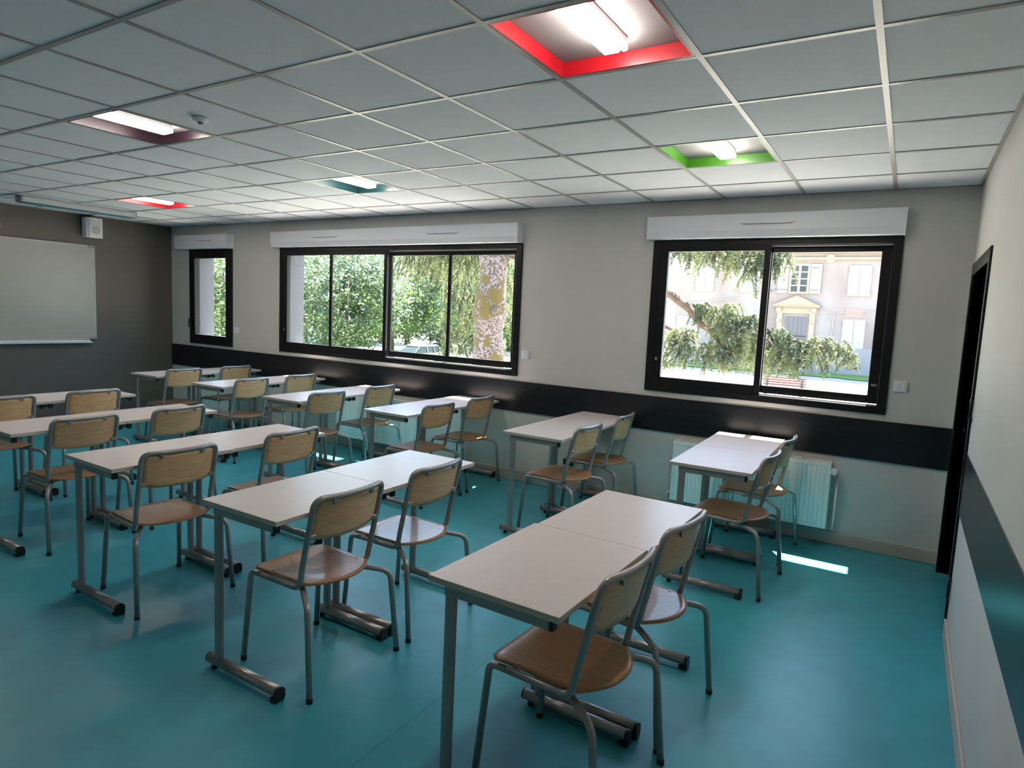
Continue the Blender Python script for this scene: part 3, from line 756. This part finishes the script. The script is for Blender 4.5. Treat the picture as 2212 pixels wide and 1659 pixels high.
# parked car ----------------------------------------------------------
cx, cy = -33.0, 37.2; cz = gh(cx, cy)
car = thing('car', 'pale silver estate car parked under the trees', 'car', (cx, cy, cz), 0)
M_CARP = mat('silver_car_paint', (.42, .42, .44), rough=.3, metal=.2, coat=.4)
prof = [(-2.2, .35), (-2.22, .62), (-2.15, .78), (-1.25, .98), (2.05, 1.02), (2.2, .9), (2.22, .35)]   # nose at -y
m = MB(); m.prism(prof, -.86, .86, 'x', 0); m.build('body', M_CARP, car)
gp = [(-1.30, .97), (-.55, 1.50), (1.75, 1.54), (2.08, 1.0)]
m = MB()
vs = []; 
for s in (-1, 1):
    for (yy, zz) in gp: vs.append((s * (.84 if zz < 1.2 else .68), yy, zz))
m.add(vs, [(0, 1, 2, 3), (7, 6, 5, 4), (0, 4, 5, 1), (1, 5, 6, 2), (2, 6, 7, 3)])
m.build('greenhouse', mat('car_glass', (.02, .03, .03), rough=.35, spec=.25), car)
m = MB(); m.box(-.69, .69, -.58, 1.80, 1.50, 1.57, bev=.02)
for s in (-1, 1): m.tube([(s * .60, -.4, 1.62), (s * .60, 1.6, 1.62)], .018, 6); m.build('roof', M_CARP, car) if s == 1 else None
m = MB()
for s in (-1, 1):
    for (a, c_) in (((-1.30, .97), (-.55, 1.52)), ((.35, .99), (.30, 1.54)), ((1.25, .99), (1.15, 1.54)), ((2.08, .99), (1.78, 1.55))):
        m.tube([(s * .855, a[0], a[1]), (s * .695, c_[0], c_[1])], .035, 6)
m.build('pillar', M_CARP, car)
for s in (-1, 1):
    for yy in (-1.4, 1.4):
        m = MB(); m.cyl((s * .70, yy, .31), (s * .88, yy, .31), .31, 20); m.build('wheel', M_CAP, car)

# trees ---------------------------------------------------------------
rng = np.random.default_rng(5)
def mesh_np(name, V, F, mats, parent, mi=None):
    me = bpy.data.meshes.new(name); n = len(F); k = F.shape[1]
    me.vertices.add(len(V)); me.vertices.foreach_set('co', V.astype(np.float32).ravel())
    me.loops.add(n * k); me.loops.foreach_set('vertex_index', F.astype(np.int32).ravel())
    me.polygons.add(n); me.polygons.foreach_set('loop_start', np.arange(0, n * k, k, dtype=np.int32))
    me.update(calc_edges=True); me.validate()
    for m_ in mats: me.materials.append(m_)
    o = bpy.data.objects.new(name, me); COL.objects.link(o); o.parent = parent
    return o
def leaf_quads(P, size, up=.6, asp=.6):
    n = len(P)
    nrm = rng.normal(size=(n, 3)); nrm[:, 2] = np.abs(nrm[:, 2]) + up; nrm /= np.linalg.norm(nrm, axis=1, keepdims=True)
    a = np.cross(nrm, rng.normal(size=(n, 3))); a /= np.linalg.norm(a, axis=1, keepdims=True); b = np.cross(nrm, a)
    s = (size * rng.uniform(.6, 1.3, n))[:, None]
    V = np.stack([P + a * s, P + b * s * asp, P - a * s, P - b * s * asp], 1).reshape(-1, 3)
    return V, np.arange(4 * n).reshape(-1, 4)
def crown_points(n, rx, ry, rz, cz_, clumps):
    c = rng.normal(size=(clumps, 3)); c /= np.linalg.norm(c, axis=1, keepdims=True); c *= rng.uniform(.45, 1.0, (clumps, 1)) ** .6
    c = c * [rx, ry, rz] + [0, 0, cz_]
    k = rng.integers(0, clumps, n); d = rng.normal(size=(n, 3)) * [.55, .55, .26]
    return c[k] + d
L_A = leaf_mat('broad_leaves', (.038, .068, .030), (.145, .20, .09), .36)
L_B = leaf_mat('light_leaves', (.080, .14, .042), (.24, .31, .12), .42)
L_C = leaf_mat('blue_green_leaves', (.045, .080, .050), (.14, .20, .12), .3)
L_N = leaf_mat('cedar_needles', (.055, .075, .040), (.21, .23, .105), .35, .03)
M_BARK = mat('dark_bark', (.07, .055, .045), rough=.95, var=.3, vscale=6)
def tree_kind(name, seed, h, rx, rz, n, size, lm, th=1.6, trunk=.2):
    root = thing(name, 'tree', 'tree')
    P = crown_points(n, rx, rx, rz, th + rz * .92, int(n / 60))
    P[:, 2] = np.maximum(P[:, 2], .35)
    V, F = leaf_quads(P, size); mesh_np('foliage', V, F, [lm], root)
    m = MB(); m.tube([(0, 0, -.3), (.05, .03, th * .6), (-.05, .05, th + rz * .6), (.1, 0, th + rz * 1.3)], [trunk * 1.3, trunk, trunk * .8, trunk * .4], 10)
    for k in range(7):
        a = k * 2.4; z = th + rz * (.25 + .12 * k); m.tube([(0, 0, z - .3), (rx * .35 * math.cos(a), rx * .35 * math.sin(a), z + .3), (rx * .75 * math.cos(a), rx * .75 * math.sin(a), z + .9)], [trunk * .5, trunk * .35, trunk * .12], 6)
    m.build('trunk', M_BARK, root)
    return root
tA = tree_kind('broadleaf_tree', 1, 8, 4.2, 4.0, 16000, .13, L_A, 2.5)
tB = tree_kind('broadleaf_tree', 2, 8, 4.0, 4.4, 15000, .13, L_B, 1.4)
tC = tree_kind('broadleaf_tree', 3, 8, 4.6, 5.2, 15000, .15, L_C, 1.2)
def place_tree(proto, t, dx, s, label, rz=0.0, first=False):
    x = CAM.x + dx * t; y = CAM.y + t
    o = proto if first else copy_tree(proto)
    o.location = (x, y, gh(x, y)); o.scale = (s, s, s); o.rotation_euler = (0, 0, rz)
    o['label'] = label; o['category'] = 'tree'; o['group'] = 'broadleaf trees outside'
place_tree(tA, 31, -.905, .95, 'leafy tree with a dark trunk left of the parked car', 0, True)
place_tree(tB, 28, -1.10, .85, 'light green bushy tree at the left of the wide window view', 0, True)
place_tree(tC, 47, -.765, 1.0, 'dark green tree right behind the parked car', 0, True)
place_tree(tA, 25, -1.03, .72, 'low leafy tree filling the second pane of the wide window', 2.1)
place_tree(tB, 27, -1.46, .95, 'light green tree seen through the narrow window', 1.0)
place_tree(tC, 60, -.93, 1.5, 'tall tree standing far behind the parked car', 1.2)
place_tree(tA, 54, -1.16, 1.5, 'tall tree at the back left of the wide window view', 3.0)
place_tree(tB, 50, -.86, 1.35, 'tall pale tree rising between car and leafy tree', 4.0)
place_tree(tB, 40, -.66, 1.1, 'pale leafy tree just behind the mossy trunk', .5)
place_tree(tA, 48, -1.40, 1.4, 'tall tree far behind the narrow window', 5.0)
place_tree(tC, 64, -.62, 1.5, 'tall tree left of the villa in the distance', 2.6)

# cedar: mossy trunk seen in the wide window, its limbs reach across to the right window
CX, CY = -7.45, 8.95; CB = gh(CX, CY)
ced = thing('cedar_tree', 'big cedar with lichen-patched trunk and drooping needle branches', 'tree', (CX, CY, CB))
def bark_mat():
    m = mat('lichen_bark', (.30, .23, .19), rough=.95, bump=1.0, bscale=14)
    nt = m.node_tree; N = nt.nodes; L = nt.links; b = N['Principled BSDF']
    tc = N.new('ShaderNodeTexCoord')
    v1 = N.new('ShaderNodeTexNoise'); v1.inputs['Scale'].default_value = 22; v1.inputs['Detail'].default_value = 4
    r1 = N.new('ShaderNodeValToRGB'); r1.color_ramp.elements[0].position = .44; r1.color_ramp.elements[1].position = .56
    r1.color_ramp.elements[0].color = (.055, .036, .033, 1); r1.color_ramp.elements[1].color = (.19, .155, .145, 1)
    v2 = N.new('ShaderNodeTexNoise'); v2.inputs['Scale'].default_value = 2.2; v2.inputs['Detail'].default_value = 3
    r2 = N.new('ShaderNodeValToRGB'); r2.color_ramp.elements[0].position = .50; r2.color_ramp.elements[1].position = .56
    mx = N.new('ShaderNodeMix'); mx.data_type = 'RGBA'; mx.inputs[7].default_value = (.085, .062, .016, 1)
    L.new(tc.outputs['Object'], v1.inputs['Vector']); L.new(tc.outputs['Object'], v2.inputs['Vector'])
    L.new(v1.outputs['Fac'], r1.inputs[0]); L.new(v2.outputs['Fac'], r2.inputs[0])
    L.new(r2.outputs[0], mx.inputs[0]); L.new(r1.outputs[0], mx.inputs[6]); L.new(mx.outputs[2], b.inputs['Base Color'])
    return m
m = MB()
def loc(p): return (p[0] - CX, p[1] - CY, p[2] - CB)
pts = []; rad = []
for k in range(26):
    z = -.3 + k * .36; pts.append((.03 * math.sin(k * .9), .03 * math.cos(k * 1.3), z)); rad.append(max(.12, .335 + .10 * math.exp(-max(z, 0) / .5) - .012 * z + .018 * math.sin(k * 1.9) + (.05 if k == 7 else 0)))
m.tube(pts, rad, 22); tk = m.build('trunk', bark_mat(), ced)
m = MB(); m.tube([(.30, -.30, 2.25), (.36, -.36, 2.27)], [.085, .05], 14); m.build('knot', M_BARK, tk)
# limbs (world coordinates) : wood polylines and the sprays that hang from them
LIMBS = [
  ([(-7.3, 8.9, 4.3), (-5.2, 8.7, 3.1), (-3.44, 8.45, 2.14), (-3.05, 8.44, 1.88), (-2.84, 8.44, 1.63), (-2.60, 8.40, 1.50), (-2.28, 8.34, 1.10)], [.13, .10, .075, .066, .058, .050, .018]),
  ([(-2.62, 8.42, 1.51), (-2.47, 8.5, 1.62), (-2.40, 8.6, 1.78), (-2.2, 8.7, 1.80)], [.045, .038, .022, .010]),
  ([(-2.60, 8.40, 1.50), (-2.1, 8.3, 1.56), (-1.6, 8.25, 1.50), (-1.1, 8.2, 1.40), (-.45, 8.1, 1.30)], [.040, .032, .026, .018, .008]),
  ([(-2.10, 8.3, 1.56), (-1.75, 8.2, 1.48), (-1.45, 8.1, 1.20), (-1.2, 8.0, 1.02)], [.030, .026, .018, .008]),
  ([(-7.3, 9.0, 3.0), (-5.0, 8.8, 2.1), (-3.7, 8.7, 1.62), (-3.2, 8.6, 1.45), (-2.95, 8.6, 1.30)], [.09, .07, .045, .030, .012]),
  ([(-7.3, 8.9, 5.4), (-4.6, 8.6, 4.1), (-3.2, 8.4, 3.25), (-2.3, 8.3, 3.05), (-1.5, 8.2, 2.75)], [.11, .08, .055, .035, .012]),
  ([(-7.4, 9.0, 5.2), (-8.7, 9.8, 4.2), (-9.9, 10.6, 3.6), (-11.0, 11.3, 3.2)], [.09, .07, .045, .015]),
  ([(-7.4, 9.1, 4.6), (-8.4, 10.6, 3.6), (-9.6, 12.0, 2.9), (-10.6, 13.0, 2.3)], [.08, .06, .04, .014]),
  ([(-7.4, 9.1, 3.4), (-8.8, 11.2, 2.3), (-10.2, 12.8, 1.6), (-11.2, 13.8, 1.0)], [.08, .06, .04, .014]),
]
for P_, r_ in LIMBS:
    m = MB(); m.tube([loc(p) for p in P_], r_, 9); m.build('branch', mat('branch_bark', (.095, .062, .042), rough=.95, var=.3, vscale=9), ced)
# drooping sprays: (anchor box centre, half sizes, count, droop length)
SPR = [((-2.62, 8.45, 1.90), (.34, .30, .08), 46, .34), ((-2.25, 8.45, 1.72), (.36, .30, .10), 50, .36), ((-2.20, 8.35, 1.40), (.42, .30, .18), 60, .36),
       ((-2.45, 8.35, 1.20), (.30, .25, .16), 34, .34), ((-1.70, 8.25, 1.54), (.34, .28, .07), 52, .44), ((-1.20, 8.15, 1.40), (.36, .26, .09), 54, .42),
       ((-.80, 8.15, 1.44), (.28, .24, .07), 30, .36), ((-.50, 8.1, 1.27), (.16, .15, .05), 10, .22), ((-1.55, 8.15, 1.20), (.40, .28, .12), 40, .30),
       ((-3.25, 8.65, 1.45), (.28, .28, .08), 34, .42), ((-3.40, 8.6, 1.15), (.25, .25, .18), 26, .30), ((-3.0, 8.55, 1.20), (.14, .2, .14), 12, .28),
       ((-2.85, 8.4, 2.98), (.40, .35, .12), 62, .42), ((-2.20, 8.35, 2.95), (.42, .35, .14), 72, .50), ((-1.75, 8.25, 2.75), (.26, .25, .12), 34, .36), ((-3.35, 8.45, 2.95), (.16, .2, .1), 12, .34),
       ((-2.12, 8.35, 2.55), (.14, .16, .10), 10, .42),
       ((-9.7, 10.6, 3.35), (1.1, .8, .30), 190, .66), ((-10.8, 11.4, 3.1), (.8, .8, .3), 100, .6), ((-10.6, 13.2, 2.1), (.8, 1.0, .45), 150, .6), ((-11.0, 13.5, 1.1), (.7, 1.0, .6), 150, .55), ((-9.5, 12.0, 2.7), (.7, .8, .3), 70, .5), ((-7.0, 9.8, 3.2), (.5, .6, .3), 40, .5)]
NV = []; TW = MB()
for (c0, hs, cnt, dl) in SPR:
    for _ in range(cnt):
        a = np.array(c0) + rng.uniform(-1, 1, 3) * np.array(hs)
        az = rng.uniform(0, 2 * PI); L_ = dl * rng.uniform(.6, 1.15); out = L_ * rng.uniform(.35, .75)
        K = 7; pl = []
        for k in range(K + 1):
            t = k / K; pl.append(a + np.array([math.cos(az) * out * t, math.sin(az) * out * t, .06 * L_ - L_ * t ** 1.7]) )
        pl = np.array(pl)
        TW.tube([tuple(p - np.array([CX, CY, CB])) for p in pl[::2]], .0045, 3, cap=False)
        nn = int(300 * L_)
        t = rng.uniform(0, K - .001, nn); i = t.astype(int); fr = (t - i)[:, None]
        p = pl[i] * (1 - fr) + pl[i + 1] * fr
        d = rng.normal(size=(nn, 3)) * [1, 1, .55] + [0, 0, -.55]; d /= np.linalg.norm(d, axis=1, keepdims=True)
        ln = rng.uniform(.035, .085, nn)[:, None]
        sd_ = np.cross(d, rng.normal(size=(nn, 3))); sd_ /= np.linalg.norm(sd_, axis=1, keepdims=True)
        wd_ = .0075 if c0[0] > -5 else .012
        q = np.stack([p - sd_ * wd_, p + sd_ * wd_, p + d * ln], 1)
        NV.append(q.reshape(-1, 3))
NV = np.concatenate(NV) - np.array([CX, CY, CB])
mesh_np('needles', NV, np.arange(len(NV)).reshape(-1, 3), [L_N], ced)
TW.build('twigs', M_BARK, ced)

# ================================================================ LIGHT
w = bpy.data.worlds.new('daylight'); SC.world = w; w.use_nodes = True
nt = w.node_tree; bg = nt.nodes['Background']
sky = nt.nodes.new('ShaderNodeTexSky'); sky.sky_type = 'NISHITA'; sky.sun_disc = False
sky.sun_elevation = R(67); sky.sun_rotation = R(0); sky.air_density = 1.2; sky.dust_density = 1.2; sky.ozone_density = 1.0
nt.links.new(sky.outputs[0], bg.inputs['Color']); bg.inputs['Strength'].default_value = SKY = .50
s = bpy.data.lights.new('sun', 'SUN'); s.energy = 34.0; s.angle = R(.6); s.color = (1.0, .95, .88)
so = bpy.data.objects.new('sun', s); COL.objects.link(so)
so.rotation_euler = Vector((.03, -1, -2.42)).normalized().to_track_quat('-Z', 'Y').to_euler()
for k, (x0, x1, z0, z1) in WIN.items():
    l = bpy.data.lights.new('window_portal', 'AREA'); l.shape = 'RECTANGLE'; l.size = x1 - x0 - .04; l.size_y = z1 - z0 - .04
    l.cycles.is_portal = True
    o = bpy.data.objects.new('window_portal', l); COL.objects.link(o)
    o.location = ((x0 + x1) / 2, WO + .06, (z0 + z1) / 2)
    o.rotation_euler = (R(-90), 0, 0)    # shines towards -y

# ================================================================ CAMERA
cam = bpy.data.cameras.new('camera'); cam.sensor_width = 36; cam.lens = 1393.65 / 2212 * 36; cam.clip_start = .02; cam.clip_end = 400
co = bpy.data.objects.new('camera', cam); COL.objects.link(co); SC.camera = co
y_, p_, r_ = R(31.3432), R(-6.29021), R(-2.63501)
Rm = Matrix.Rotation(y_, 3, 'Z') @ Matrix.Rotation(p_, 3, 'X') @ Matrix.Rotation(r_, 3, 'Y')
rt, fw, up = Rm.col[0], Rm.col[1], Rm.col[2]
M4 = Matrix(((rt.x, up.x, -fw.x, CAM.x), (rt.y, up.y, -fw.y, CAM.y), (rt.z, up.z, -fw.z, CAM.z), (0, 0, 0, 1)))
co.matrix_world = M4

SC.view_settings.view_transform = 'Standard'; SC.view_settings.look = 'None'; SC.view_settings.gamma = 1.0
SC.view_settings.use_curve_mapping = False
SC.view_settings.exposure = 1.40
SC.render.film_transparent = False
try:
    SC.cycles.use_denoising = True; SC.cycles.denoiser = 'OPENIMAGEDENOISE'
    SC.cycles.max_bounces = 10; SC.cycles.diffuse_bounces = 6; SC.cycles.glossy_bounces = 4; SC.cycles.transparent_max_bounces = 12
    SC.cycles.caustics_reflective = False; SC.cycles.sample_clamp_indirect = 6.0
except Exception: pass
